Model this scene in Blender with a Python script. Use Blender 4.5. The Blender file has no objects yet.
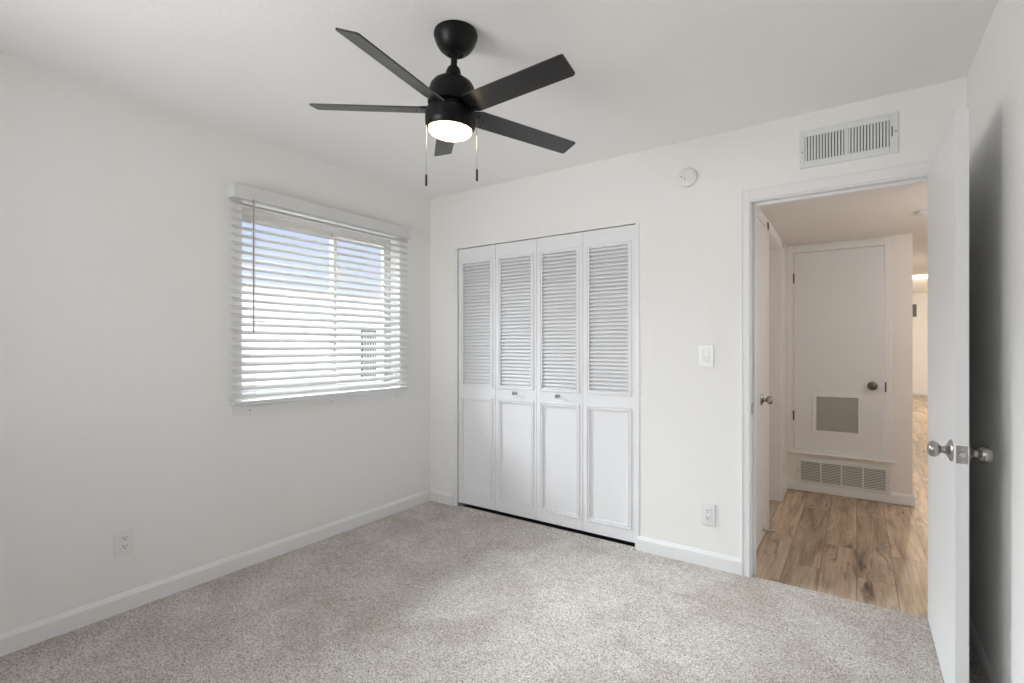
import bpy, bmesh, math, random
from mathutils import Vector, Matrix
S = bpy.context.scene
C = S.collection
random.seed(3)
PI = math.pi

# ------------------------------------------------------------------ camera
FPX, HOR, YAW = 500.0, 345.8, math.radians(34.6)
cd = bpy.data.cameras.new('camera')
cam = bpy.data.objects.new('camera', cd); C.objects.link(cam)
cam.location = (2.841, -2.955, 1.254)
cam.rotation_euler = (PI/2, 0, YAW)
cd.sensor_width = 36; cd.lens = 36*FPX/1024
cd.shift_y = (HOR-341.5)/1024
cd.clip_start = 0.02; cd.clip_end = 200
S.camera = cam

# ------------------------------------------------------------------ world, sun, lights
S.view_settings.view_transform = 'Standard'; S.view_settings.look = 'None'
S.view_settings.exposure = 0.10; S.view_settings.gamma = 1.0
S.view_settings.use_curve_mapping = False
w = bpy.data.worlds.new('sky'); S.world = w; w.use_nodes = True
nt = w.node_tree; nt.nodes.clear()
o_ = nt.nodes.new('ShaderNodeOutputWorld'); bg = nt.nodes.new('ShaderNodeBackground')
tc = nt.nodes.new('ShaderNodeTexCoord'); sx = nt.nodes.new('ShaderNodeSeparateXYZ')
rp = nt.nodes.new('ShaderNodeValToRGB')
nt.links.new(tc.outputs['Generated'], sx.inputs[0]); nt.links.new(sx.outputs['Z'], rp.inputs[0])
rp.color_ramp.elements[0].position = 0.02; rp.color_ramp.elements[0].color = (0.92, 0.95, 1.0, 1)
rp.color_ramp.elements[1].position = 0.30; rp.color_ramp.elements[1].color = (0.50, 0.62, 0.98, 1)
nt.links.new(rp.outputs[0], bg.inputs[0]); bg.inputs[1].default_value = 1.0
nt.links.new(bg.outputs[0], o_.inputs[0])

S.cycles.diffuse_bounces = 8; S.cycles.max_bounces = 14
def light(name, kind, loc, power, color=(1, 1, 1), aim=None, **kw):
    l = bpy.data.lights.new(name, kind); l.energy = power; l.color = color
    for k, v in kw.items(): setattr(l, k, v)
    o = bpy.data.objects.new(name, l); C.objects.link(o); o.location = loc
    if aim: o.rotation_euler = (Vector(aim)-Vector(loc)).to_track_quat('-Z', 'Y').to_euler()
    return o
light('sun', 'SUN', (8, -3, 9), 5.5, (1, .95, .88), aim=(0, -.8, 1.0), angle=.02)
# added area lamp, hidden above the eave, standing in for sky through the blinds
light('sky_fill_west', 'AREA', (-2.6, -1.0, 2.95), 640, (.90, .95, 1.0), aim=(0, -.93, 1.5), shape='RECTANGLE', size=2.6, size_y=1.2)
# fill light added outside an unseen window opening behind the camera
light('south_fill', 'AREA', (.55, -4.05, 1.35), 49, (.985, .985, 1.0), aim=(2.5, 0, 1.55), shape='RECTANGLE', size=1.5, size_y=1.3, spread=math.radians(150))

# ------------------------------------------------------------------ materials
def mat(name, col=(.8, .8, .8), rough=.5, metal=0.0, spec=.5, bump=None, emit=None, estr=0):
    m = bpy.data.materials.new(name); m.use_nodes = True
    n = m.node_tree.nodes; L = m.node_tree.links
    b = n['Principled BSDF']
    b.inputs['Base Color'].default_value = (*col, 1); b.inputs['Roughness'].default_value = rough
    b.inputs['Metallic'].default_value = metal; b.inputs['Specular IOR Level'].default_value = spec
    if emit:
        b.inputs['Emission Color'].default_value = (*emit, 1); b.inputs['Emission Strength'].default_value = estr
    t = n.new('ShaderNodeTexCoord')
    if bump:
        sc, st, det = bump
        nz = n.new('ShaderNodeTexNoise'); nz.inputs['Scale'].default_value = sc; nz.inputs['Detail'].default_value = det
        L.new(t.outputs['Object'], nz.inputs['Vector'])
        bp = n.new('ShaderNodeBump'); bp.inputs['Strength'].default_value = st; bp.inputs['Distance'].default_value = .002
        L.new(nz.outputs[0], bp.inputs['Height']); L.new(bp.outputs[0], b.inputs['Normal'])
    return m
M = {}
M['wall'] = mat('painted_wall', (.855, .85, .83), .75, spec=.25, bump=(95, .35, 3))
M['ceil'] = mat('painted_ceiling', (.90, .895, .88), .85, spec=.2, bump=(70, .45, 3))
M['trim'] = mat('semi_gloss_trim', (.82, .825, .83), .35, spec=.4, bump=(14, .04, 1))
M['door'] = mat('painted_door', (.80, .805, .815), .38, spec=.4, bump=(20, .05, 1))
M['closet'] = mat('closet_door_paint', (.82, .825, .84), .42, spec=.35, bump=(30, .05, 1))
M['hallwall'] = mat('hall_wall', (.82, .79, .76), .75, spec=.25, bump=(95, .3, 3))
M['plastic'] = mat('white_plastic', (.80, .80, .80), .3, bump=(40, .03, 1))
M['slat'] = mat('blind_slat', (.72, .72, .715), .45, spec=.35, bump=(30, .04, 1))
M['cord'] = mat('blind_cord', (.72, .70, .67), .8, bump=(200, .2, 1))
M['wand'] = mat('blind_wand', (.36, .27, .26), .35, bump=(60, .1, 1))
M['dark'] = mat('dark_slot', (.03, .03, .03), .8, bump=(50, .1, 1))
M['greygap'] = mat('duct_grey', (.15, .155, .155), .8, bump=(50, .1, 1))
M['blackmetal'] = mat('matte_black_metal', (.005, .005, .005), .38, metal=.0, spec=.22, bump=(150, .08, 2))
M['nickel'] = mat('brushed_nickel', (.42, .40, .38), .27, metal=1, bump=(300, .05, 2))
M['aged'] = mat('aged_brass_knob', (.20, .17, .13), .35, metal=1, bump=(200, .1, 2))
M['steel'] = mat('bright_steel', (.6, .6, .6), .25, metal=1, bump=(300, .05, 2))
M['fob'] = mat('black_fob', (.01, .01, .01), .4, bump=(90, .1, 1))
M['grille'] = mat('grey_filter', (.66, .65, .61), .8, bump=(60, .1, 1))
M['ventw'] = mat('vent_white', (.74, .76, .75), .4, bump=(60, .05, 1))
M['lamp'] = mat('lit_lens', (.9, .9, .85), .4, emit=(1, .74, .42), estr=13.0, bump=(20, .01, 1))
M['can'] = mat('recessed_lamp', (.9, .9, .85), .4, emit=(1, .78, .48), estr=10.0, bump=(20, .01, 1))
M['stucco'] = mat('neighbour_stucco', (.84, .82, .80), .9, bump=(40, .3, 3))
M['eave'] = mat('eave_paint', (.90, .82, .74), .8, bump=(20, .2, 2))
M['bark'] = mat('yard_gravel', (.66, .60, .52), .95, bump=(30, .6, 4))
M['glassdark'] = mat('dark_window', (.05, .06, .07), .1, bump=(5, .02, 1))

def blade_mat():
    m = mat('black_wood_blade', (.006, .006, .007), .30, spec=.9)
    n = m.node_tree.nodes; L = m.node_tree.links; b = n['Principled BSDF']; b.inputs['IOR'].default_value = 1.5
    t = n.new('ShaderNodeTexCoord'); mp = n.new('ShaderNodeMapping'); mp.inputs['Scale'].default_value = (6, 90, 90)
    nz = n.new('ShaderNodeTexNoise'); nz.inputs['Scale'].default_value = 3; nz.inputs['Detail'].default_value = 4
    L.new(t.outputs['Object'], mp.inputs[0]); L.new(mp.outputs[0], nz.inputs['Vector'])
    bp = n.new('ShaderNodeBump'); bp.inputs['Strength'].default_value = .12; bp.inputs['Distance'].default_value = .001
    L.new(nz.outputs[0], bp.inputs['Height']); L.new(bp.outputs[0], b.inputs['Normal'])
    return m
M['blade'] = blade_mat()

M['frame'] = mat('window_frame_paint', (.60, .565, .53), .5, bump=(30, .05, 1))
def glass_mat():
    m = bpy.data.materials.new('window_glass'); m.use_nodes = True
    n = m.node_tree.nodes; L = m.node_tree.links; n.clear()
    o = n.new('ShaderNodeOutputMaterial'); mx = n.new('ShaderNodeMixShader')
    tr = n.new('ShaderNodeBsdfTransparent'); tr.inputs[0].default_value = (.96, .98, .98, 1)
    gl = n.new('ShaderNodeBsdfGlossy'); gl.inputs['Roughness'].default_value = .02
    fr = n.new('ShaderNodeFresnel'); fr.inputs[0].default_value = 1.3
    L.new(fr.outputs[0], mx.inputs[0]); L.new(tr.outputs[0], mx.inputs[1]); L.new(gl.outputs[0], mx.inputs[2])
    L.new(mx.outputs[0], o.inputs[0]); return m
M['glass'] = glass_mat()
M['gapshade'] = mat('shaded_closet_floor', (.02, .018, .016), .9, bump=(80, .4, 3))  # near-black colour stands in for the shade in the gap under the closet doors
M['val'] = mat('valance_paint', (.70, .70, .71), .45, spec=.35, bump=(30, .04, 1))

def carpet_mat():
    m = mat('carpet_pile', rough=.95, spec=.1)
    n = m.node_tree.nodes; L = m.node_tree.links; b = n['Principled BSDF']
    t = n.new('ShaderNodeTexCoord')
    def noise(sc, det, rough=.6, dist=0):
        z = n.new('ShaderNodeTexNoise'); z.inputs['Scale'].default_value = sc; z.inputs['Detail'].default_value = det
        z.inputs['Roughness'].default_value = rough; z.inputs['Distortion'].default_value = dist
        L.new(t.outputs['Object'], z.inputs['Vector']); return z
    fine = noise(135, 3, .72, .8); mid = noise(34, 3, .6, .4); big = noise(3.2, 4, .55, .5)
    vo = n.new('ShaderNodeTexVoronoi'); vo.inputs['Scale'].default_value = 170; vo.inputs['Randomness'].default_value = 1
    L.new(t.outputs['Object'], vo.inputs['Vector'])
    r1 = n.new('ShaderNodeValToRGB'); r1.color_ramp.elements[0].position = .38; r1.color_ramp.elements[1].position = .56
    r1.color_ramp.elements[0].color = (.37, .33, .295, 1); r1.color_ramp.elements[1].color = (.92, .88, .845, 1)
    L.new(fine.outputs[0], r1.inputs[0])
    r2 = n.new('ShaderNodeValToRGB'); r2.color_ramp.elements[0].position = .36; r2.color_ramp.elements[1].position = .62
    r2.color_ramp.elements[0].color = (.82, .795, .77, 1); r2.color_ramp.elements[1].color = (1, 1, 1, 1)
    L.new(big.outputs[0], r2.inputs[0])
    r3 = n.new('ShaderNodeValToRGB'); r3.color_ramp.elements[0].position = .35; r3.color_ramp.elements[1].position = .6
    r3.color_ramp.elements[0].color = (.86, .84, .82, 1); r3.color_ramp.elements[1].color = (1, 1, 1, 1)
    L.new(mid.outputs[0], r3.inputs[0])
    def mul(a, c):
        x = n.new('ShaderNodeMixRGB'); x.blend_type = 'MULTIPLY'; x.inputs[0].default_value = 1
        L.new(a, x.inputs[1]); L.new(c, x.inputs[2]); return x.outputs[0]
    col = mul(mul(r1.outputs[0], r2.outputs[0]), r3.outputs[0])
    L.new(col, b.inputs['Base Color'])
    ad = n.new('ShaderNodeMath'); ad.operation = 'MULTIPLY_ADD'; ad.inputs[1].default_value = -.6
    L.new(vo.outputs['Distance'], ad.inputs[0]); L.new(fine.outputs[0], ad.inputs[2])
    ad2 = n.new('ShaderNodeMath'); ad2.operation = 'ADD'; L.new(ad.outputs[0], ad2.inputs[0]); L.new(mid.outputs[0], ad2.inputs[1])
    bp = n.new('ShaderNodeBump'); bp.inputs['Strength'].default_value = .8; bp.inputs['Distance'].default_value = .010
    L.new(ad2.outputs[0], bp.inputs['Height']); L.new(bp.outputs[0], b.inputs['Normal'])
    return m
M['carpet'] = carpet_mat()

def wood_mat():
    m = mat('plank_floor', rough=.32, spec=.45)
    n = m.node_tree.nodes; L = m.node_tree.links; b = n['Principled BSDF']
    t = n.new('ShaderNodeTexCoord')
    mp = n.new('ShaderNodeMapping'); mp.inputs['Rotation'].default_value = (0, 0, PI/2); mp.inputs['Location'].default_value = (.35, .05, 0)
    L.new(t.outputs['Object'], mp.inputs[0])
    br = n.new('ShaderNodeTexBrick'); br.offset = .37; br.offset_frequency = 2; br.squash = 1
    br.inputs['Scale'].default_value = 1; br.inputs['Brick Width'].default_value = 1.2; br.inputs['Row Height'].default_value = .17
    br.inputs['Mortar Size'].default_value = .0018; br.inputs['Mortar Smooth'].default_value = .1; br.inputs['Bias'].default_value = 0
    br.inputs['Color1'].default_value = (0, 0, 0, 1); br.inputs['Color2'].default_value = (1, 1, 1, 1); br.inputs['Mortar'].default_value = (.5, .5, .5, 1)
    L.new(mp.outputs[0], br.inputs['Vector'])
    # offset grain per plank
    cmb = n.new('ShaderNodeCombineXYZ'); mlt = n.new('ShaderNodeMath'); mlt.operation = 'MULTIPLY'; mlt.inputs[1].default_value = 9
    L.new(br.outputs['Color'], mlt.inputs[0]); L.new(mlt.outputs[0], cmb.inputs[2])
    va = n.new('ShaderNodeVectorMath'); va.operation = 'ADD'; L.new(mp.outputs[0], va.inputs[0]); L.new(cmb.outputs[0], va.inputs[1])
    def grain(scale, sc, det, dist):
        mm = n.new('ShaderNodeMapping'); mm.inputs['Scale'].default_value = scale; L.new(va.outputs[0], mm.inputs[0])
        z = n.new('ShaderNodeTexNoise'); z.inputs['Scale'].default_value = sc; z.inputs['Detail'].default_value = det
        z.inputs['Distortion'].default_value = dist; z.inputs['Roughness'].default_value = .6
        L.new(mm.outputs[0], z.inputs['Vector']); return z
    g1 = grain((.8, 7, 1), 1.9, 5, .45); g2 = grain((1.2, 26, 1), 3, 5, .15); g3 = grain((1.6, 7, 1), 1.5, 3, 1.1)
    r = n.new('ShaderNodeValToRGB'); e = r.color_ramp.elements
    e[0].position = .30; e[0].color = (.25, .185, .13, 1); e[1].position = .68; e[1].color = (.70, .59, .46, 1)
    x = e.new(.42); x.color = (.44, .345, .25, 1); x = e.new(.52); x.color = (.58, .47, .355, 1)
    L.new(g1.outputs[0], r.inputs[0])
    r2 = n.new('ShaderNodeValToRGB'); r2.color_ramp.elements[0].position = .3; r2.color_ramp.elements[1].position = .65
    r2.color_ramp.elements[0].color = (.72, .68, .64, 1); r2.color_ramp.elements[1].color = (1, 1, 1, 1)
    L.new(g2.outputs[0], r2.inputs[0])
    r3 = n.new('ShaderNodeValToRGB'); r3.color_ramp.elements[0].position = .27; r3.color_ramp.elements[1].position = .40
    r3.color_ramp.elements[0].color = (.35, .30, .26, 1); r3.color_ramp.elements[1].color = (1, 1, 1, 1)
    L.new(g3.outputs[0], r3.inputs[0])
    r4 = n.new('ShaderNodeValToRGB'); r4.color_ramp.elements[0].color = (.86, .84, .82, 1); r4.color_ramp.elements[1].color = (1.15, 1.12, 1.08, 1)
    L.new(br.outputs['Color'], r4.inputs[0])
    def mul(a, c):
        x = n.new('ShaderNodeMixRGB'); x.blend_type = 'MULTIPLY'; x.inputs[0].default_value = 1
        L.new(a, x.inputs[1]); L.new(c, x.inputs[2]); return x.outputs[0]
    col = mul(mul(mul(r.outputs[0], r2.outputs[0]), r3.outputs[0]), r4.outputs[0])
    mm = n.new('ShaderNodeMixRGB'); mm.inputs[2].default_value = (.20, .15, .11, 1)
    L.new(br.outputs['Fac'], mm.inputs[0]); L.new(col, mm.inputs[1]); L.new(mm.outputs[0], b.inputs['Base Color'])
    bp = n.new('ShaderNodeBump'); bp.inputs['Strength'].default_value = .15; bp.inputs['Distance'].default_value = .001
    L.new(g2.outputs[0], bp.inputs['Height']); L.new(bp.outputs[0], b.inputs['Normal'])
    return m
M['wood'] = wood_mat()

# ------------------------------------------------------------------ mesh helpers
def box(bm, a, b, bev=0.0, seg=2):
    a = Vector(a); b = Vector(b)
    lo = Vector((min(a.x, b.x), min(a.y, b.y), min(a.z, b.z))); hi = Vector((max(a.x, b.x), max(a.y, b.y), max(a.z, b.z)))
    g = bmesh.ops.create_cube(bm, size=1)
    for v in g['verts']:
        v.co = Vector((lo.x+(v.co.x+.5)*(hi.x-lo.x), lo.y+(v.co.y+.5)*(hi.y-lo.y), lo.z+(v.co.z+.5)*(hi.z-lo.z)))
    if bev:
        es = list({e for v in g['verts'] for e in v.link_edges})
        bmesh.ops.bevel(bm, geom=es, offset=bev, segments=seg, profile=.6, affect='EDGES', clamp_overlap=True)
def lathe(bm, prof, mtx=Matrix(), seg=40):
    """prof: list of (r, z) along local z, transformed by mtx"""
    rings = []
    for r, z in prof:
        if r < 1e-6: rings.append([bm.verts.new(mtx @ Vector((0, 0, z)))])
        else: rings.append([bm.verts.new(mtx @ Vector((r*math.cos(2*PI*i/seg), r*math.sin(2*PI*i/seg), z))) for i in range(seg)])
    for A, B in zip(rings[:-1], rings[1:]):
        for i in range(seg):
            j = (i+1) % seg
            if len(A) == 1 and len(B) == 1: continue
            if len(A) == 1: bm.faces.new((A[0], B[i], B[j]))
            elif len(B) == 1: bm.faces.new((A[i], A[j], B[0]))
            else: bm.faces.new((A[i], A[j], B[j], B[i]))
    for R_ in (rings[0], rings[-1]):
        if len(R_) > 1: bm.faces.new(R_)
def tube(bm, pts, r, seg=8):
    pts = [Vector(p) for p in pts]; rings = []
    for i, p in enumerate(pts):
        d = (pts[min(i+1, len(pts)-1)]-pts[max(i-1, 0)]).normalized()
        u = d.orthogonal().normalized() if i == 0 else (u - d*u.dot(d)).normalized()
        v = d.cross(u)
        rings.append([bm.verts.new(p+r*(math.cos(2*PI*k/seg)*u+math.sin(2*PI*k/seg)*v)) for k in range(seg)])
    for A, B in zip(rings[:-1], rings[1:]):
        for k in range(seg): bm.faces.new((A[k], A[(k+1) % seg], B[(k+1) % seg], B[k]))
    bm.faces.new(rings[0]); bm.faces.new(rings[-1])
def prism(bm, poly, axis, a, b):
    """extrude a polygon (list of 2-tuples) along axis 'x','y','z' from a to b"""
    def P(p, t):
        return {'x': (t, p[0], p[1]), 'y': (p[0], t, p[1]), 'z': (p[0], p[1], t)}[axis]
    A = [bm.verts.new(P(p, a)) for p in poly]; B = [bm.verts.new(P(p, b)) for p in poly]
    bm.faces.new(A); bm.faces.new(B)
    for i in range(len(poly)):
        j = (i+1) % len(poly); bm.faces.new((A[i], A[j], B[j], B[i]))
def frame(bm, x0, x1, z0, z1, w_, y0, y1, bev=0):
    """rectangular ring in the xz plane, width w_, depth y0..y1"""
    box(bm, (x0, y0, z0), (x0+w_, y1, z1), bev); box(bm, (x1-w_, y0, z0), (x1, y1, z1), bev)
    box(bm, (x0+w_, y0, z0), (x1-w_, y1, z0+w_), bev); box(bm, (x0+w_, y0, z1-w_), (x1-w_, y1, z1), bev)
def obj(name, build, m, parent=None, smooth=False, loc=None):
    bm = bmesh.new(); build(bm)
    bmesh.ops.recalc_face_normals(bm, faces=bm.faces)
    me = bpy.data.meshes.new(name); bm.to_mesh(me); bm.free()
    me.materials.append(m)
    if smooth:
        me.polygons.foreach_set('use_smooth', [True]*len(me.polygons))
        me.set_sharp_from_angle(angle=math.radians(35))
    o = bpy.data.objects.new(name, me); C.objects.link(o)
    if parent: o.parent = parent
    if loc: o.location = loc
    return o
def tag(o, label, cat, group=None, kind=None):
    o['label'] = label; o['category'] = cat
    if group: o['group'] = group
    if kind: o['kind'] = kind
    return o
def empty(name, loc, rz=0):
    o = bpy.data.objects.new(name, None); C.objects.link(o); o.location = loc; o.rotation_euler = (0, 0, rz)
    o.empty_display_size = .05; return o
def struct(name, build, m, label, cat, smooth=False):
    return tag(obj(name, build, m, smooth=smooth), label, cat, kind='structure')
def wall_x(bm, x0, x1, ya, yb, z0, z1, holes=()):
    """wall slab normal to x; holes (y0,y1,z0,z1)"""
    ys = sorted({ya, yb, *[h[0] for h in holes], *[h[1] for h in holes]}); zs = sorted({z0, z1, *[h[2] for h in holes], *[h[3] for h in holes]})
    for i in range(len(ys)-1):
        for k in range(len(zs)-1):
            my, mz = (ys[i]+ys[i+1])/2, (zs[k]+zs[k+1])/2
            if any(h[0] < my < h[1] and h[2] < mz < h[3] for h in holes): continue
            box(bm, (x0, ys[i], zs[k]), (x1, ys[i+1], zs[k+1]))
def wall_y(bm, y0, y1, xa, xb, z0, z1, holes=()):
    xs = sorted({xa, xb, *[h[0] for h in holes], *[h[1] for h in holes]}); zs = sorted({z0, z1, *[h[2] for h in holes], *[h[3] for h in holes]})
    for i in range(len(xs)-1):
        for k in range(len(zs)-1):
            mx, mz = (xs[i]+xs[i+1])/2, (zs[k]+zs[k+1])/2
            if any(h[0] < mx < h[1] and h[2] < mz < h[3] for h in holes): continue
            box(bm, (xs[i], y0, zs[k]), (xs[i+1], y1, zs[k+1]))

RW, RD, H = 3.24, -3.20, 2.44        # right wall x, near wall y, ceiling height
HC = 2.135                           # hall ceiling
FURY = 2.05                          # hall far wall y

# ------------------------------------------------------------------ shell of the bedroom
struct('floor', lambda bm: (box(bm, (0, RD, -.06), (RW, .012, .007)), prism(bm, [(-.045, -.002), (-.03, .008), (-.012, .016), (.003, .018), (.011, .012), (.0125, -.002)], 'x', .295, 1.718)), M['carpet'], 'light greige cut pile carpet covering the bedroom floor', 'carpet')
struct('floor_closet', lambda bm: box(bm, (.1, .012, -.06), (1.9, .80, -.004)), M['gapshade'], 'closet floor painted near black for the shade under the louvered doors', 'floor')
struct('ceiling', lambda bm: box(bm, (-.2, RD-.12, H), (RW+.12, .12, H+.15)), M['ceil'], 'white textured bedroom ceiling above the black fan', 'ceiling')
struct('wall_left', lambda bm: wall_x(bm, -.20, 0, RD-.12, .12, -.06, H, [(-1.505, -.33, .93, 2.065)]), M['wall'], 'white left wall with the blind covered window', 'wall')
struct('wall_back', lambda bm: wall_y(bm, 0, .12, 0, RW, -.06, H, [(.29, 1.726, -.06, 2.006), (2.352, 3.15, -.06, 2.05)]), M['wall'], 'white wall holding the closet and the open doorway', 'wall')
struct('wall_right', lambda bm: wall_x(bm, RW, RW+.12, RD-.12, 0, -.06, H), M['wall'], 'white wall at the far right behind the open door', 'wall')
struct('wall_near', lambda bm: wall_y(bm, RD-.12, RD, 0, RW, -.06, H, [(.4, 1.5, .85, 2.08)]), M['wall'], 'white wall behind the camera with an opening added for the fill light', 'wall')

def base_prof_y(bm, x0, x1, y, d=-1, t=.013, h=.095):      # runs along x, face toward d
    prism(bm, [(y, 0), (y+d*t, 0), (y+d*t, h-.020), (y+d*t*.40, h-.003), (y+d*.002, h), (y, h)], 'x', x0, x1)
def base_prof_x(bm, y0, y1, x, d=1, t=.013, h=.095):       # runs along y
    prism(bm, [(x, 0), (x+d*t, 0), (x+d*t, h-.020), (x+d*t*.40, h-.003), (x+d*.002, h), (x, h)], 'y', y0, y1)
struct('baseboard_left', lambda bm: base_prof_x(bm, RD, 0, 0), M['trim'], 'white baseboard along the left wall under the window', 'baseboard')
struct('baseboard_back', lambda bm: (base_prof_y(bm, .013, .245, 0), base_prof_y(bm, 1.735, 2.322, 0)), M['trim'], 'white baseboard on either side of the closet', 'baseboard')
struct('baseboard_right', lambda bm: base_prof_x(bm, RD, -.02, RW, -1), M['trim'], 'white baseboard on the shadowed wall behind the open door', 'baseboard')

# ------------------------------------------------------------------ closet
def closet_shell(bm):
    wall_y(bm, .75, .80, .1, 1.9, 0, 2.2); wall_x(bm, .05, .1, .12, .80, 0, 2.2); wall_x(bm, 1.9, 1.95, .12, .80, 0, 2.2)
    box(bm, (.1, .12, 2.2), (1.9, .75, 2.25))
struct('wall_closet', closet_shell, M['wall'], 'unlit inside of the closet behind the louvered doors', 'wall')
def closet_trim(bm):
    box(bm, (.245, -.005, 0), (.286, .0, 2.022), .0015); box(bm, (.286, -.008, 0), (.2925, .11, 2.006))
    box(bm, (1.7235, -.004, 0), (1.748, .0, 2.006), .0015); box(bm, (1.7205, -.002, 0), (1.7259, .11, 2.0))
struct('trim_1', closet_trim, M['trim'], 'thin white jambs framing the closet opening', 'trim')
CL = .2965; CWD = (1.7195-CL)/4
def leaf(bm, x0, x1):
    """stiles, rails and both moulding frames of one leaf"""
    y0, y1 = .004, .035; z0, z1 = .042, 1.999
    zl0, zl1, zp0, zp1 = .955, 1.895, .128, .855
    s = .036
    box(bm, (x0, y0, z0), (x0+s, y1, z1), .0015); box(bm, (x1-s, y0, z0), (x1, y1, z1), .0015)
    for a, b in ((z0, zp0), (zp1, zl0), (zl1, z1)): box(bm, (x0+s-.001, y0, a), (x1-s+.001, y1, b))
    box(bm, (x0+s-.001, y0+.006, zp0-.001), (x1-s+.001, y1-.004, zp1+.001))
def moulding(bm, x0, x1, z0, z1):
    # picture-frame moulding with a raised bead and an inner step
    frame(bm, x0, x1, z0, z1, .008, -.002, .006, .002)
    frame(bm, x0+.008, x1-.008, z0+.008, z1-.008, .009, .003, .012)
    frame(bm, x0+.017, x1-.017, z0+.017, z1-.017, .005, .000, .012, .001)
def louvers(bm, x0, x1):
    n = 37; z0, z1 = .957, 1.893; p = (z1-z0)/n
    for i in range(n):
        zc = z0+p*(i+.5)
        # slat slopes: front edge low, back edge high
        prism(bm, [(.0050, zc-.0100), (.0050, zc-.0155), (.0075, zc-.0160), (.0290, zc+.0110), (.0270, zc+.0140)], 'x', x0, x1)
def bifold(i0, label):
    root = empty('bifold_closet_door', (CL+CWD*(2*i0+1), .018, .048))
    lx = root.location
    for k in range(2):
        i = 2*i0+k; x0 = CL+CWD*i+.0012; x1 = CL+CWD*(i+1)-.0012
        lf = obj('door_leaf', lambda bm: leaf(bm, x0, x1), M['closet'], root)
        for nm, f in (('louver_panel', lambda bm: louvers(bm, x0+.0355, x1-.0355)),
                      ('louver_moulding', lambda bm: moulding(bm, x0+.024, x1-.024, .943, 1.907)),
                      ('panel_moulding', lambda bm: moulding(bm, x0+.024, x1-.024, .116, .867))):
            obj(nm, f, M['closet'], lf)
        if (i0, k) in ((0, 1), (1, 0)):
            kx = (x0+x1)/2+(.004 if i0 == 0 else -.002)
            mt = Matrix.Translation((kx, .004, .916)) @ Matrix.Rotation(PI/2, 4, 'X')
            obj('knob', lambda bm: lathe(bm, [(.0001, 0), (.009, 0), (.009, .003), (.0045, .006), (.0042, .016), (.008, .019), (.0135, .024), (.014, .030), (.010, .0345), (0, .036)], mt, 24), M['nickel'], lf, True)
        for o in (lf,): o.matrix_parent_inverse = Matrix.Translation(-lx)
    tag(root, label, 'closet door', 'louvered bifold closet doors')
bifold(0, 'white louvered bifold closet door nearer the window, left pair of leaves')
bifold(1, 'white louvered bifold closet door nearer the light switch, right pair of leaves')
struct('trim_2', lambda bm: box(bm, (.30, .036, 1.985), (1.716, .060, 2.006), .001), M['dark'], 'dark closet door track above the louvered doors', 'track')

# ------------------------------------------------------------------ bedroom doorway casing (trim_3)
def casing(bm):
    # casing: flat band with outer bead, room side
    def piece(x0, x1, z0, z1): box(bm, (x0, -.014, z0), (x1, 0, z1), .003)
    piece(2.324, 2.366, 0, 2.096); piece(3.142, 3.185, 0, 2.096); piece(2.366, 3.142, 2.038, 2.096)
    box(bm, (2.324, -.018, 0), (2.332, -.012, 2.096), .002); box(bm, (3.177, -.018, 0), (3.185, -.012, 2.096), .002); box(bm, (2.332, -.018, 2.088), (3.177, -.012, 2.096), .002)
    # jambs
    box(bm, (2.352, -.006, 0), (2.372, .132, 2.05)); box(bm, (3.132, -.006, 0), (3.15, .132, 2.05)); box(bm, (2.372, -.006, 2.030), (3.132, .132, 2.05))
    # stops
    box(bm, (2.372, .038, 0), (2.386, .075, 2.03), .002); box(bm, (3.119, .038, 0), (3.132, .075, 2.03), .002); box(bm, (2.386, .038, 2.016), (3.119, .075, 2.03), .002)
    # hall side casing
    for a, b, c, d in ((2.335, 2.366, 0, 2.09), (3.142, 3.19, 0, 2.09), (2.366, 3.142, 2.038, 2.09)):
        box(bm, (a, .12, c), (b, .134, d), .003)
struct('trim_3', casing, M['trim'], 'white casing and jambs around the open bedroom doorway', 'door casing')
sp = obj('strike_plate', lambda bm: (box(bm, (2.372, .006, .882), (2.3735, .030, .945), .001), box(bm, (2.3735, -.004, .895), (2.3755, .010, .932), .001)), M['aged'], bpy.data.objects['trim_3'])

# ------------------------------------------------------------------ open bedroom door (door_1)
D1 = empty('door_1', (3.110, .0, .008)); tag(D1, 'white flat bedroom door standing open against the right wall', 'door', kind='structure')
def child(name, f, m, parent, smooth=False):
    o = obj(name, f, m, parent, smooth)
    M_ = Matrix.Translation(-Vector(parent.location))
    o.matrix_parent_inverse = M_
    return o
DX0, DX1, DY = 3.106, 3.141, -.778
slab = child('door_slab', lambda bm: box(bm, (DX0, DY, .012), (DX1, -.004, 2.033), .002), M['door'], D1)
def knob_prof(s=1.0):
    return [(.0001, 0), (.0365, 0), (.0370, .002), (.0340, .006), (.026, .010), (.016, .015), (.0115, .022), (.0115, .029), (.016, .032), (.0225, .036), (.0265, .043), (.0272, .049), (.0250, .057), (.018, .0635), (.008, .066), (0, .0665)]
KZ, KY = .900, -.716
obj('door_knob', lambda bm: lathe(bm, knob_prof(), Matrix.Translation((DX0, KY, KZ)) @ Matrix.Rotation(-PI/2, 4, 'Y'), 40), M['nickel'], slab, True)
obj('door_knob', lambda bm: lathe(bm, knob_prof(), Matrix.Translation((DX1, KY, KZ-.004)) @ Matrix.Rotation(PI/2, 4, 'Y'), 40), M['nickel'], slab, True)
def latch(bm):
    xc = (DX0+DX1)/2
    box(bm, (xc-.0145, DY-.0015, KZ-.031), (xc+.0145, DY+.001, KZ+.027), .004, 3)
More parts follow.
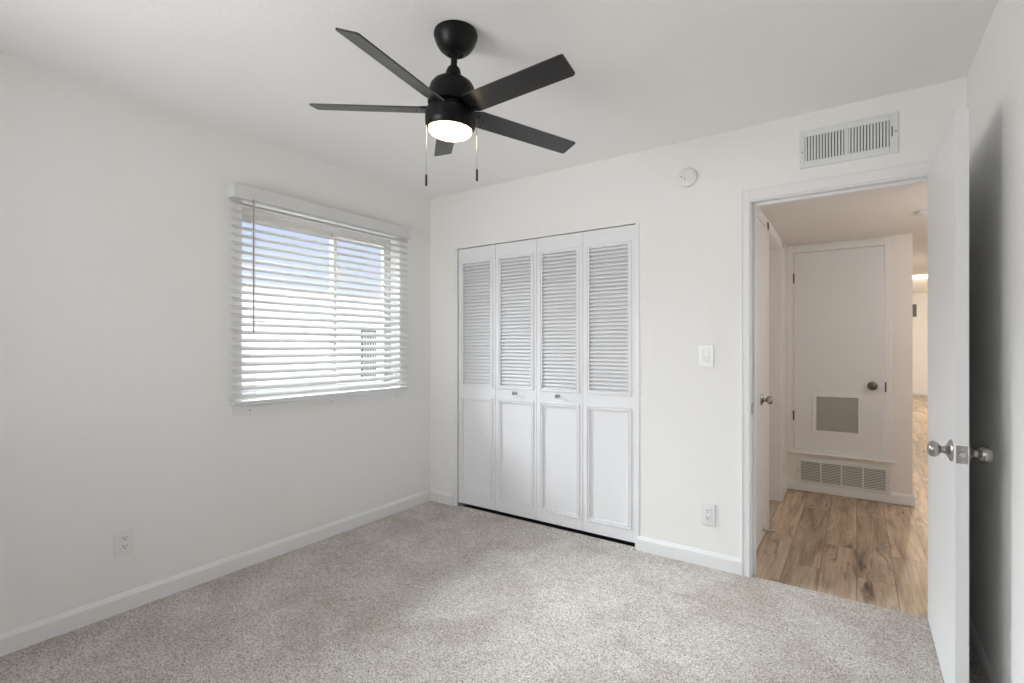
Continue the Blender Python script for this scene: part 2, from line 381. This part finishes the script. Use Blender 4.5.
def latch2(bm):
    xc = (DX0+DX1)/2
    lathe(bm, [(.0001, 0), (.0085, 0), (.0085, .008), (.005, .011), (0, .0115)], Matrix.Translation((xc, DY-.0013, KZ-.002)) @ Matrix.Rotation(PI/2, 4, 'X'), 20)
    for dz in (-.022, .019): lathe(bm, [(.0001, 0), (.0036, 0), (.0030, .0014), (0, .0018)], Matrix.Translation((xc, DY-.0013, KZ+dz-.002)) @ Matrix.Rotation(PI/2, 4, 'X'), 12)
lp = obj('latch_plate', latch, M['nickel'], slab, True)
obj('latch_bolt', latch2, M['steel'], slab, True)
def hinge(bm, x, y, z):
    tube(bm, [(x, y, z-.045), (x, y, z+.045)], .006, 10)
for z in (.25, 1.05, 1.80): child('hinge', lambda bm: hinge(bm, DX1+.003, .004-.012, z), M['nickel'], D1, True)

# ------------------------------------------------------------------ window in left wall
W1 = empty('window_1', (-.14, -.93, .93)); tag(W1, 'white framed sliding window behind the horizontal blinds', 'window', kind='structure')
def winframe(bm):
    def ring(y0, y1, z0, z1, w_, x0, x1):
        box(bm, (x0, y0, z0), (x1, y0+w_, z1), .002); box(bm, (x0, y1-w_, z0), (x1, y1, z1), .002)
        box(bm, (x0, y0+w_, z0), (x1, y1-w_, z0+w_), .002); box(bm, (x0, y0+w_, z1-w_), (x1, y1-w_, z1), .002)
    ring(-1.505, -.33, .93, 2.065, .032, -.17, -.10)
def sash(y0, y1, x0, x1):
    def f(bm):
        w_ = .024
        box(bm, (x0, y0, .962), (x1, y0+w_, 2.033), .002); box(bm, (x0, y1-w_, .962), (x1, y1, 2.033), .002)
        box(bm, (x0, y0+w_, .962), (x1, y1-w_, .99), .002); box(bm, (x0, y0+w_, 2.005), (x1, y1-w_, 2.033), .002)
    return f
child('window_frame', winframe, M['frame'], W1)
for (y0, y1, x0, x1) in ((-1.473, -.796, -.165, -.14), (-.826, -.362, -.135, -.11)):
    s_ = child('sash', sash(y0, y1, x0, x1), M['frame'], W1)
    obj('pane', lambda bm: box(bm, ((x0+x1)/2-.002, y0+.02, .98), ((x0+x1)/2+.002, y1-.02, 2.015)), M['glass'], s_)
def sillf(bm):
    box(bm, (0, -1.578, .914), (.022, -.268, .926), .003)
    box(bm, (-.10, -1.505, .914), (0, -.33, .926))
    prism(bm, [(-1.572, .914), (-1.572, .870), (-.33, .870), (-.30, .880), (-.275, .914)], 'x', 0, .016)
struct('trim_4', sillf, M['trim'], 'white sill and apron below the blind covered window', 'window sill')
for y in (-1.47, -.93, -.37):
    obj('screw', lambda bm: lathe(bm, [(.0001, 0), (.004, 0), (.003, .0015), (0, .002)], Matrix.Translation((.016, y, .890)) @ Matrix.Rotation(PI/2, 4, 'Y'), 12), M['greygap'], bpy.data.objects['trim_4'], True)

# blinds
BL = empty('window_blind', (.036, -.935, .94)); tag(BL, 'white two inch horizontal slat blind with open slats on the left wall window', 'blind')
Y0, Y1 = -1.575, -.290
def valance(bm):
    box(bm, (.062, Y0-.012, 2.062), (.074, Y1+.010, 2.137), .0025)
    box(bm, (0.001, Y0-.012, 2.064), (.063, Y0-.002, 2.135), .002); box(bm, (0.001, Y1, 2.064), (.063, Y1+.010, 2.135), .002)
child('valance', valance, M['val'], BL)
child('headrail', lambda bm: box(bm, (.002, Y0+.005, 2.066), (.058, Y1-.005, 2.110), .002), M['slat'], BL)
NS = 25; ZT, ZB = 2.040, .978; TH = math.radians(33)
def slats(bm):
    ca, sa = math.cos(TH), math.sin(TH); hw = .025
    for i in range(NS):
        z = ZB+(ZT-ZB)*i/(NS-1)
        n = 6; top = []; bot = []
        for k in range(n+1):
            u = -hw+2*hw*k/n; cr = .0025*(1-(u/hw)**2)
            for lst, dz in ((top, .0014), (bot, -.0014)):
                px, pz = u, cr+dz
                lst.append((.034+px*ca+pz*sa, z-px*sa+pz*ca))      # room edge (u>0) hangs lower
        poly = top+bot[::-1]
        A = [bm.verts.new((p[0], Y0, p[1])) for p in poly]; B = [bm.verts.new((p[0], Y1, p[1])) for p in poly]
        bm.faces.new(A); bm.faces.new(B)
        for k in range(len(poly)):
            j = (k+1) % len(poly); bm.faces.new((A[k], A[j], B[j], B[k]))
child('slats', slats, M['slat'], BL, True)
child('bottom_rail', lambda bm: box(bm, (.010, Y0, .9300), (.058, Y1, .9480), .004), M['slat'], BL)
for y in (-1.46, -.915, -.40):
    def ladder(bm):
        for x in (.0085, .0600): tube(bm, [(x, y, .95), (x, y, 2.07)], .0011, 6)
        tube(bm, [(.034, y+.006, .95), (.034, y+.006, 2.07)], .0012, 6)
    child('ladder_cord', ladder, M['cord'], BL)
def wand(bm):
    tube(bm, [(.070, -1.482, 2.07), (.078, -1.482, 2.05), (.079, -1.482, 1.325)], .0042, 6)
child('tilt_wand', wand, M['wand'], BL, True)

# near-wall window, added out of view to let the fill light in
W2 = empty('fill_window', (.95, RD-.06, .85)); tag(W2, 'unseen window added behind the camera to let fill light in', 'window', kind='structure')
def w2(bm):
    frame(bm, .4, 1.5, .85, 2.08, .035, RD-.11, RD-.02, .002); box(bm, (.935, RD-.09, .885), (.965, RD-.04, 2.045), .002)
child('window_frame', w2, M['trim'], W2)

# ------------------------------------------------------------------ wall plates
def outlet(loc, rz, label):
    r = empty('power_outlet', loc, rz); tag(r, label, 'outlet', 'duplex wall outlets')
    obj('cover_plate', lambda bm: box(bm, (-.0395, -.006, -.062), (.0395, 0, .062), .0035, 3), M['plastic'], r)
    for dz in (.0195, -.0195):
        s = obj('socket', lambda bm: box(bm, (-.0170, -.0085, dz-.0145), (.0170, -.004, dz+.0145), .0055, 3), M['plastic'], r)
        def sl(bm):
            box(bm, (-.0078, -.0090, dz-.001), (-.0052, -.0080, dz+.0085)); box(bm, (.0052, -.0090, dz+.000), (.0078, -.0080, dz+.0075))
            lathe(bm, [(.0001, 0), (.003, 0), (.003, .0008), (0, .0008)], Matrix.Translation((0, -.0083, dz-.0075)) @ Matrix.Rotation(PI/2, 4, 'X'), 12)
        obj('slots', sl, M['dark'], s)
    obj('screw', lambda bm: lathe(bm, [(.0001, 0), (.003, 0), (.002, .001), (0, .0012)], Matrix.Translation((0, -.006, 0)) @ Matrix.Rotation(PI/2, 4, 'X'), 12), M['plastic'], r, True)
outlet((2.149, 0, .304), 0, 'white duplex outlet low on the wall between closet and doorway')
outlet((0, -2.054, .330), PI/2, 'white duplex outlet low on the left wall')
SWL = empty('light_switch', (2.138, 0, 1.197)); tag(SWL, 'white rocker light switch on the wall beside the doorway', 'light switch')
obj('cover_plate', lambda bm: box(bm, (-.0425, -.006, -.064), (.0425, 0, .064), .0035, 3), M['plastic'], SWL)
obj('rocker_frame', lambda bm: frame(bm, -.0200, .0200, -.036, .036, .003, -.0075, -.005, .0008), M['plastic'], SWL)
def rocker(bm): prism(bm, [(-.005, -.032), (-.0125, -.032), (-.008, 0), (-.0065, .032), (-.005, .032)], 'x', -.0162, .0162)
obj('rocker', rocker, M['plastic'], SWL)

# smoke detector on the wall
SM = empty('smoke_detector', (2.036, 0, 2.224)); tag(SM, 'round white smoke detector high on the wall left of the doorway', 'smoke detector')
obj('housing', lambda bm: lathe(bm, [(.0001, 0), (.052, 0), (.055, .004), (.055, .014), (.051, .021), (.044, .0255), (.030, .028), (0, .029)], Matrix.Rotation(PI/2, 4, 'X'), 48), M['plastic'], SM, True)
obj('sensor_holes', lambda bm: [lathe(bm, [(.0001, 0), (.0034, 0), (.0034, .0014), (0, .0014)], Matrix.Translation((dx, -.0275, dz)) @ Matrix.Rotation(PI/2, 4, 'X'), 12) for dx, dz in ((-.028, .004), (-.009, -.010))], M['dark'], SM)

# supply vent above doorway
V1 = empty('supply_vent', (2.7995, 0, 2.255)); tag(V1, 'white rectangular supply vent with vertical fins above the doorway', 'air vent')
def local(o): return o
def vframe(bm):
    x0, x1, z0, z1 = -.2, .2, -.095, .095
    box(bm, (x0, -.009, z0), (-.178, -.001, z1), .002); box(bm, (.168, -.009, z0), (x1, -.001, z1), .002)
    box(bm, (-.178, -.009, z0), (.168, -.001, -.062), .002); box(bm, (-.178, -.009, .062), (.168, -.001, z1), .002)
    box(bm, (-.010, -.008, -.062), (.006, -.001, .062))
obj('vent_frame', vframe, M['ventw'], V1)
def fins(bm):
    for a, b in ((-.178, -.010), (.006, .168)):
        n = 13; p = (b-a)/n
        for i in range(n):
            x = a+p*(i+.5)
            prism(bm, [(x-.0050, -.0068), (x+.0010, -.0012), (x+.0035, -.0012), (x+.0028, -.0078), (x-.0042, -.0076)], 'z', -.062, .062)
obj('fins', fins, M['ventw'], V1)
obj('duct_shade', lambda bm: box(bm, (-.18, -.0011, -.064), (.17, 0, .064)), M['greygap'], V1)  # flat grey sheet on the wall, coloured as the shade inside a duct
obj('damper_lever', lambda bm: (box(bm, (.175, -.0125, -.018), (.180, -.0085, .030), .001),), M['greygap'], V1)
for dx, dz in ((-.188, -.012), (.192, .004)):
    obj('screw', lambda bm: lathe(bm, [(.0001, 0), (.0035, 0), (.0025, .0015), (0, .002)], Matrix.Translation((dx, -.009, dz)) @ Matrix.Rotation(PI/2, 4, 'X'), 12), M['greygap'], V1, True)

# ------------------------------------------------------------------ ceiling fan
FAN = empty('ceiling_fan', (1.5865, -1.513, 2.44)); tag(FAN, 'black five blade ceiling fan with a lit round lamp', 'ceiling fan')
TILT = .0763
def fpart(name, f, m, smooth=True, parent=None):
    o = obj(name, f, m, parent or FAN, smooth)
    if parent is None: o.location = (-.0022, -.0015, -.04); o.rotation_euler = (0, TILT, 0)
    return o
HB = -.2489
obj('canopy', lambda bm: lathe(bm, [(.0001, 0), (.082, 0), (.083, -.004), (.083, -.012), (.080, -.022), (.073, -.040), (.060, -.060), (.045, -.073), (.034, -.0785), (.030, -.0800), (.026, -.076), (.0001, -.074)], seg=56), M['blackmetal'], FAN, True)
for a in (.9, 4.0): obj('canopy_screw', lambda bm: lathe(bm, [(.0001, 0), (.004, 0), (.003, .002), (0, .0025)], Matrix.Rotation(a, 4, 'Z') @ Matrix.Translation((.0800, 0, -.016)) @ Matrix.Rotation(PI/2, 4, 'Y'), 12), M['fob'], FAN, True)
fpart('downrod', lambda bm: lathe(bm, [(.0001, -.02), (.022, -.022), (.024, -.030), (.0125, -.040), (.0122, -.060), (.0122, HB+.15)], seg=24), M['blackmetal'])
fpart('yoke_cover', lambda bm: lathe(bm, [(.0123, HB+.164), (.019, HB+.163), (.0235, HB+.158), (.026, HB+.150), (.032, HB+.130), (.036, HB+.118), (.0001, HB+.116)], seg=32), M['blackmetal'])
housing = fpart('motor_housing', lambda bm: lathe(bm, [(.0001, HB+.1205), (.036, HB+.120), (.056, HB+.115), (.073, HB+.104), (.083, HB+.090), (.088, HB+.074), (.090, HB+.055), (.090, HB+.020), (.084, HB+.016), (.0001, HB+.016)], seg=64), M['blackmetal'])
fpart('flywheel', lambda bm: lathe(bm, [(.0001, HB+.018), (.078, HB+.018), (.080, HB+.010), (.080, HB-.004), (.0001, HB-.004)], seg=48), M['blackmetal'])
lk = fpart('light_kit', lambda bm: lathe(bm, [(.0001, HB-.002), (.090, HB-.002), (.0965, HB-.006), (.0975, HB-.012), (.0970, HB-.048), (.0940, HB-.062), (.0875, HB-.0705), (.0835, HB-.0715), (.0825, HB-.066), (.0001, HB-.060)], seg=64), M['blackmetal'])
lens = fpart('lamp_lens', lambda bm: lathe(bm, [(.0815, HB-.0615), (.0820, HB-.0740), (.0800, HB-.0820), (.072, HB-.0900), (.055, HB-.0970), (.035, HB-.1005), (.015, HB-.1020), (0, HB-.1022)], seg=64), M['lamp'], True, lk)
for a in (-1.9, -.2, 2.0): obj('housing_screw', lambda bm: lathe(bm, [(.0001, 0), (.0035, 0), (.003, .002), (0, .0025)], Matrix.Rotation(a, 4, 'Z') @ Matrix.Translation((.0972, 0, HB-.022)) @ Matrix.Rotation(PI/2, 4, 'Y'), 12), M['fob'], lk, True)
PH = -.1423; PIT = .3068
droop = {0: .0119, 1: -.0289, 2: .0193, 3: .0160, 4: -.0100}
def blade(bm):
    # local frame: x outward, y counter-clockwise, flat; pitched later
    R1, R2, w_ = .560, .553, .0430
    pts = [(.115, -.045), (.36, -.0435), (R1-.006, -w_), (R1, -w_+.005), (R2+.001, w_-.006), (R2-.006, w_), (.36, .0435), (.115, .045), (.085, .030), (.080, 0), (.085, -.030)]
    prism(bm, pts, 'z', -.0028, .0028)
def iron(bm):
    prism(bm, [(.045, -.022), (.10, -.030), (.150, -.016), (.158, 0), (.150, .016), (.10, .030), (.045, .022)], 'z', .0030, .0075)
    box(bm, (.050, -.020, -.004), (.078, .020, .0075), .002)
    for x, y in ((.135, 0), (.110, .016), (.110, -.016)):
        lathe(bm, [(.0001, -.0028), (.0045, -.0028), (.0035, -.0048), (0, -.0052)], Matrix.Translation((x, y, 0)), 12)
nn = Vector((math.sin(TILT), 0, math.cos(TILT)))
for k in range(5):
    th = PH+k*2*PI/5
    a = fpart('blade', blade, M['blade'], False)
    dr = droop[k]
    # pitch sign: counter-clockwise side lower
    rot = Matrix.Rotation(TILT, 4, 'Y') @ Matrix.Rotation(th, 4, 'Z') @ Matrix.Rotation(-dr, 4, 'Y') @ Matrix.Rotation(-(PIT-.12 if k == 3 else PIT), 4, 'X')
    a.rotation_euler = rot.to_euler(); a.location = Vector((-.0025, -.002, -.04))+HB*nn
    i_ = obj('blade_iron', iron, M['blackmetal'], a)
# pull chains hang plumb from the light kit
def chain(x, y, ztop, zfob, zend):
    c_ = obj('pull_chain', lambda bm: tube(bm, [(x, y, ztop+.0), (x*1.02, y*1.02, ztop-.006), (x*1.02, y*1.02, zfob)], .0011, 6), M['steel'], FAN)
    obj('fob', lambda bm: lathe(bm, [(.0001, zfob+.003), (.003, zfob+.002), (.0042, zfob-.003), (.0045, zend+.004), (.003, zend), (0, zend)], Matrix.Translation((x*1.02, y*1.02, 0)), 12), M['fob'], c_, True)
chain(-.0706, -.0825, -.300, -.547, -.588)
chain(.0392, .0770, -.310, -.502, -.547)

# ------------------------------------------------------------------ hall
struct('floor_hall', lambda bm: box(bm, (2.0, .012, -.06), (6.6, 13.6, -.004)), M['wood'], 'light rustic wood plank floor running through the hall', 'wood floor')
struct('ceiling_hall', lambda bm: (box(bm, (2.0, .12, HC), (4.52, 5.0, 2.60))), M['hallwall'], 'low warm toned hall ceiling seen through the doorway', 'ceiling')
struct('ceiling_far', lambda bm: (box(bm, (3.1, 5.0, 2.60), (6.6, 13.7, 2.7)), box(bm, (4.52, 2.05, 2.60), (6.6, 5.0, 2.7))), M['hallwall'], 'ceiling of the bright room at the end of the hall', 'ceiling')
def hall_left(bm):
    wall_x(bm, 2.20, 2.33, .12, FURY, -.05, HC, [(.16, .80, -.05, 2.045), (.90, 1.60, -.05, 2.045)])
struct('wall_hall_left', hall_left, M['hallwall'], 'hall wall with the white side doors, left of the doorway view', 'wall')
struct('wall_hall_far', lambda bm: (wall_y(bm, FURY, FURY+.1, 2.2, 3.20, -.05, HC, [(2.385, 3.023, .36, 2.062)]), wall_x(bm, 3.10, 3.20, FURY+.1, 13.6, -.05, 2.6), wall_y(bm, 2.6, 2.65, 2.2, 3.1, -.05, 2.13)), M['hallwall'], 'beige hall wall around the utility closet door', 'wall')
struct('wall_hall_right', lambda bm: (wall_x(bm, 4.4, 4.52, 0, 2.05, -.05, HC), wall_y(bm, 0, .12, RW, 4.52, -.05, 2.6), wall_y(bm, 2.05, 2.17, 4.4, 6.6, -.05, 2.6)), M['hallwall'], 'hall wall hidden behind the open bedroom door', 'wall')
struct('wall_far', lambda bm: (wall_y(bm, 13.5, 13.62, 3.0, 6.7, -.05, 2.7)), M['wall'], 'distant white wall at the end of the bright room', 'wall')
struct('wall_far_right', lambda bm: (wall_x(bm, 6.5, 6.62, 2.0, 13.6, -.05, 2.7)), M['wall'], 'right side wall of the distant bright room', 'wall')
struct('baseboard_hall', lambda bm: (base_prof_y(bm, 2.343, 2.405, FURY, -1, .014, .085), base_prof_y(bm, 3.062, 3.214, FURY, -1, .014, .085), base_prof_x(bm, FURY-.013, 6, 3.20, 1, .014, .085), base_prof_x(bm, 1.66, FURY, 2.33, 1, .013, .085), base_prof_y(bm, 3.2, 6.5, 13.5, -1, .014, .10)), M['trim'], 'white baseboards along the hall and the distant room', 'baseboard')
# side doors of the hall (door_2 near with knob and spring stop, door_4 set back)
D2 = empty('door_2', (2.335, .48, .01)); tag(D2, 'white hall side door with a dark round knob and spring stop', 'door', kind='structure')
s2 = child('door_slab', lambda bm: box(bm, (2.300, .163, .012), (2.340, .812, 2.042), .002), M['door'], D2)
obj('door_knob', lambda bm: lathe(bm, knob_prof(), Matrix.Translation((2.340, .560, .912)) @ Matrix.Rotation(PI/2, 4, 'Y'), 32), M['nickel'], s2, True)
def stopf(bm):
    x0 = 2.340; y = .63; z = .066
    lathe(bm, [(.0001, 0), (.013, 0), (.013, .003), (.006, .006), (.0001, .006)], Matrix.Translation((x0, y, z)) @ Matrix.Rotation(PI/2, 4, 'Y'), 16)
    pts = [(x0+.004+.055*i/120, y+.005*math.cos(i*.62), z+.005*math.sin(i*.62)) for i in range(121)]
    tube(bm, pts, .0020, 5)
    lathe(bm, [(.0001, 0), (.0075, 0), (.008, .008), (.006, .012), (0, .012)], Matrix.Translation((x0+.058, y, z)) @ Matrix.Rotation(PI/2, 4, 'Y'), 16)
obj('spring_stop', stopf, M['steel'], s2, True)
D4 = empty('door_4', (2.27, 1.25, .01)); tag(D4, 'white set back hall door past the one with the knob', 'door', kind='structure')
child('door_slab', lambda bm: box(bm, (2.22, .905, .012), (2.25, 1.595, 2.04), .002), M['door'], D4)
struct('trim_5', lambda bm: (box(bm, (2.33, .812, 0), (2.342, .895, 2.10), .002), box(bm, (2.33, 1.605, 0), (2.342, 1.66, 2.10), .002), box(bm, (2.33, .13, 2.047), (2.342, 1.66, 2.105), .002)), M['trim'], 'white casings around the hall side doors', 'door casing')

# utility closet door in hall (door_3)
def fcas(bm):
    y0, y1 = FURY-.018, FURY
    for a, b, c, d in ((2.330, 2.385, .325, 2.120), (3.023, 3.068, .325, 2.120), (2.385, 3.023, 2.062, 2.120), (2.385, 3.023, .325, .362)):
        box(bm, (a, y0, c), (b, y1, d), .003)
    box(bm, (2.334, FURY-.028, .322), (3.094, FURY, .336), .003)
struct('trim_6', fcas, M['trim'], 'white casing around the utility closet door in the hall', 'door casing')
D3 = empty('door_3', (2.39, FURY, .367)); tag(D3, 'white raised utility closet door with a square grille in the hall', 'door', kind='structure')
GX0, GX1, GZ0, GZ1 = 2.556, 2.850, .534, .822
def s3f(bm): wall_y(bm, FURY-.010, FURY+.022, 2.390, 3.018, .368, 2.057, [(GX0, GX1, GZ0, GZ1)])
s3 = child('door_slab', s3f, M['door'], D3)
gr = obj('grille_frame', lambda bm: frame(bm, GX0-.030, GX1+.030, GZ0-.030, GZ1+.030, .030, FURY-.018, FURY-.0095, .002), M['trim'], s3)
def grl(bm):
    n = 20; p = (GZ1-GZ0)/n
    for i in range(n):
        z = GZ0+p*(i+.5); prism(bm, [(FURY-.012, z-.0030), (FURY-.011, z-.0042), (FURY+.004, z+.003), (FURY+.003, z+.004)], 'x', GX0, GX1)
obj('grille_louvers', grl, M['grille'], s3)
obj('grille_filter', lambda bm: box(bm, (GX0, FURY+.006, GZ0), (GX1, FURY+.012, GZ1)), M['grille'], s3)
obj('door_knob', lambda bm: lathe(bm, [(r*.95, z) for r, z in knob_prof()], Matrix.Translation((2.945, FURY-.010, .928)) @ Matrix.Rotation(PI/2, 4, 'X'), 32), M['aged'], s3, True)
for z in (1.839, .648): child('hinge', lambda bm: (tube(bm, [(2.387, FURY-.022, z-.042), (2.387, FURY-.022, z+.042)], .0065, 10)), M['aged'], D3, True)
child('latch', lambda bm: box(bm, (3.024, FURY-.026, .885), (3.036, FURY-.016, .965), .002), M['aged'], D3)

# return vent in hall
V2 = empty('return_vent', (2.735, FURY, .172)); tag(V2, 'wide white return air vent in four sections under the utility door', 'air vent')
def rv(bm):
    frame(bm, -.325, .325, -.112, .112, .030, -.010, 0, .002)
    for x in (-.1475, 0, .1475): box(bm, (x-.006, -.009, -.082), (x+.006, 0, .082))
obj('vent_frame', rv, M['ventw'], V2)
def rvl(bm):
    for i in range(12):
        z = -.080+.160*(i+.5)/12; prism(bm, [(-.0075, z-.0032), (-.0065, z-.004), (-.0012, z+.002), (-.0022, z+.0035)], 'x', -.295, .295)
obj('louvers', rvl, M['grille'], V2)
obj('duct_shade', lambda bm: box(bm, (-.296, -.001, -.083), (.296, 0, .083)), M['greygap'], V2)  # grey sheet standing in for the shaded duct behind the louvers
for dx, dz in ((-.312, .0), (.312, -.010)):
    obj('screw', lambda bm: lathe(bm, [(.0001, 0), (.004, 0), (.003, .0015), (0, .002)], Matrix.Translation((dx, -.010, dz)) @ Matrix.Rotation(PI/2, 4, 'X'), 12), M['greygap'], V2, True)
struct('trim_7', lambda bm: box(bm, (2.405, FURY-.013, 0), (3.062, FURY, .058), .002), M['trim'], 'white base strip under the return air vent in the hall', 'baseboard')

# hall ceiling detector, added hall light and far room lamps
HD = obj('smoke_detector', lambda bm: lathe(bm, [(.0001, 0), (.066, 0), (.066, -.010), (.058, -.026), (.040, -.032), (0, -.033)], seg=40), M['plastic'], smooth=True, loc=(3.235, 1.28, HC))
tag(HD, 'round white detector on the low hall ceiling beside the open door edge', 'smoke detector')
def ceil_lamp(loc, name, label, e=True):
    r = empty(name, loc); tag(r, label, 'ceiling light', 'hall and far room ceiling lights')
    obj('trim_ring', lambda bm: lathe(bm, [(.075, 0), (.10, 0), (.10, -.004), (.092, -.010), (.075, -.008), (.075, 0)], seg=40), M['trim'], r, True)
    obj('lens', lambda bm: lathe(bm, [(.0001, -.001), (.075, -.001), (.075, -.006), (0, -.007)], seg=40), M['can'], r, True)
    return r
ceil_lamp((3.90, 9.6, 2.60), 'recessed_light', 'glowing recessed ceiling light in the bright room beyond the hall')
ceil_lamp((4.30, 12.6, 2.60), 'recessed_light', 'small glowing recessed light nearest the distant white wall')
WP = obj('wall_thermostat', lambda bm: (box(bm, (-.055, -.02, -.16), (.055, 0, .16), .006), box(bm, (-.035, -.024, -.03), (.035, -.019, .12), .002)), M['greygap'], loc=(4.045, 13.5, 2.16))
tag(WP, 'small dark rectangular unit high on the distant white wall', 'wall unit')
light('hall_fill', 'POINT', (3.80, 1.0, 1.75), 9.5, (1, .95, .90), shadow_soft_size=.12)  # fixtureless point light added out of view to brighten the hall ceiling
light('hall_lamp_far', 'AREA', (3.55, 3.6, HC-.02), 4, (1, .93, .85), aim=(3.55, 3.6, 0), shape='DISK', size=.4)
light('far_room_lamp', 'POINT', (3.95, 9.6, 2.45), 25, (1, .80, .55), shadow_soft_size=.08)
light('far_room_daylight', 'AREA', (6.45, 9.0, 1.4), 120, (1, .97, .93), aim=(3.2, 9.0, 1.0), shape='RECTANGLE', size=4.5, size_y=2.0)
light('far_room_daylight_near', 'AREA', (6.45, 4.2, 1.4), 20, (1, .97, .93), aim=(3.2, 4.2, 1.0), shape='RECTANGLE', size=1.6, size_y=2.0)

# ------------------------------------------------------------------ outside
struct('ground', lambda bm: box(bm, (-14, -9, -.35), (-.2, 14, -.30)), M['bark'], 'pale ground outside the window', 'ground')
EV = obj('roof_eave', lambda bm: (box(bm, (-.52, -5, 2.14), (-.2, 3, 2.17)), box(bm, (-.56, -5, 2.125), (-.52, 3, 2.30)), box(bm, (-.50, -5, 2.17), (-.2, 3, 2.30)), [box(bm, (-.50, y, 2.115), (-.20, y+.04, 2.14)) for y in (-2.2, -1.6, -1.0, -.4, .2)]), M['eave'])
tag(EV, 'beige roof eave seen through the top slats of the window blind', 'eave', kind='structure')
NB = empty('neighbour_house', (-5.4, 1.5, -.3)); tag(NB, 'white stucco house seen through the window blind', 'house')
def nbw(bm):
    box(bm, (-9, -6, -.3), (-5.2, 11, 2.20)); box(bm, (-9.05, -6.05, 2.20), (-5.15, 11.05, 2.24))
child('wall', nbw, M['stucco'], NB)
nw = child('window', lambda bm: box(bm, (-5.21, 3.46, .45), (-5.185, 3.83, 1.56), .003), M['glassdark'], NB)
def bars(bm):
    for i in range(5): box(bm, (-5.19, 3.51+.065*i, .47), (-5.17, 3.522+.065*i, 1.54))
    for z in (.80, 1.20): box(bm, (-5.19, 3.46, z), (-5.17, 3.83, z+.02))
obj('window_bars', bars, M['stucco'], nw)
child('dark_bar', lambda bm: box(bm, (-5.24, 1.22, 1.63), (-5.17, 1.52, 1.655)), M['glassdark'], NB)  # short dark bar for an unidentified line outside
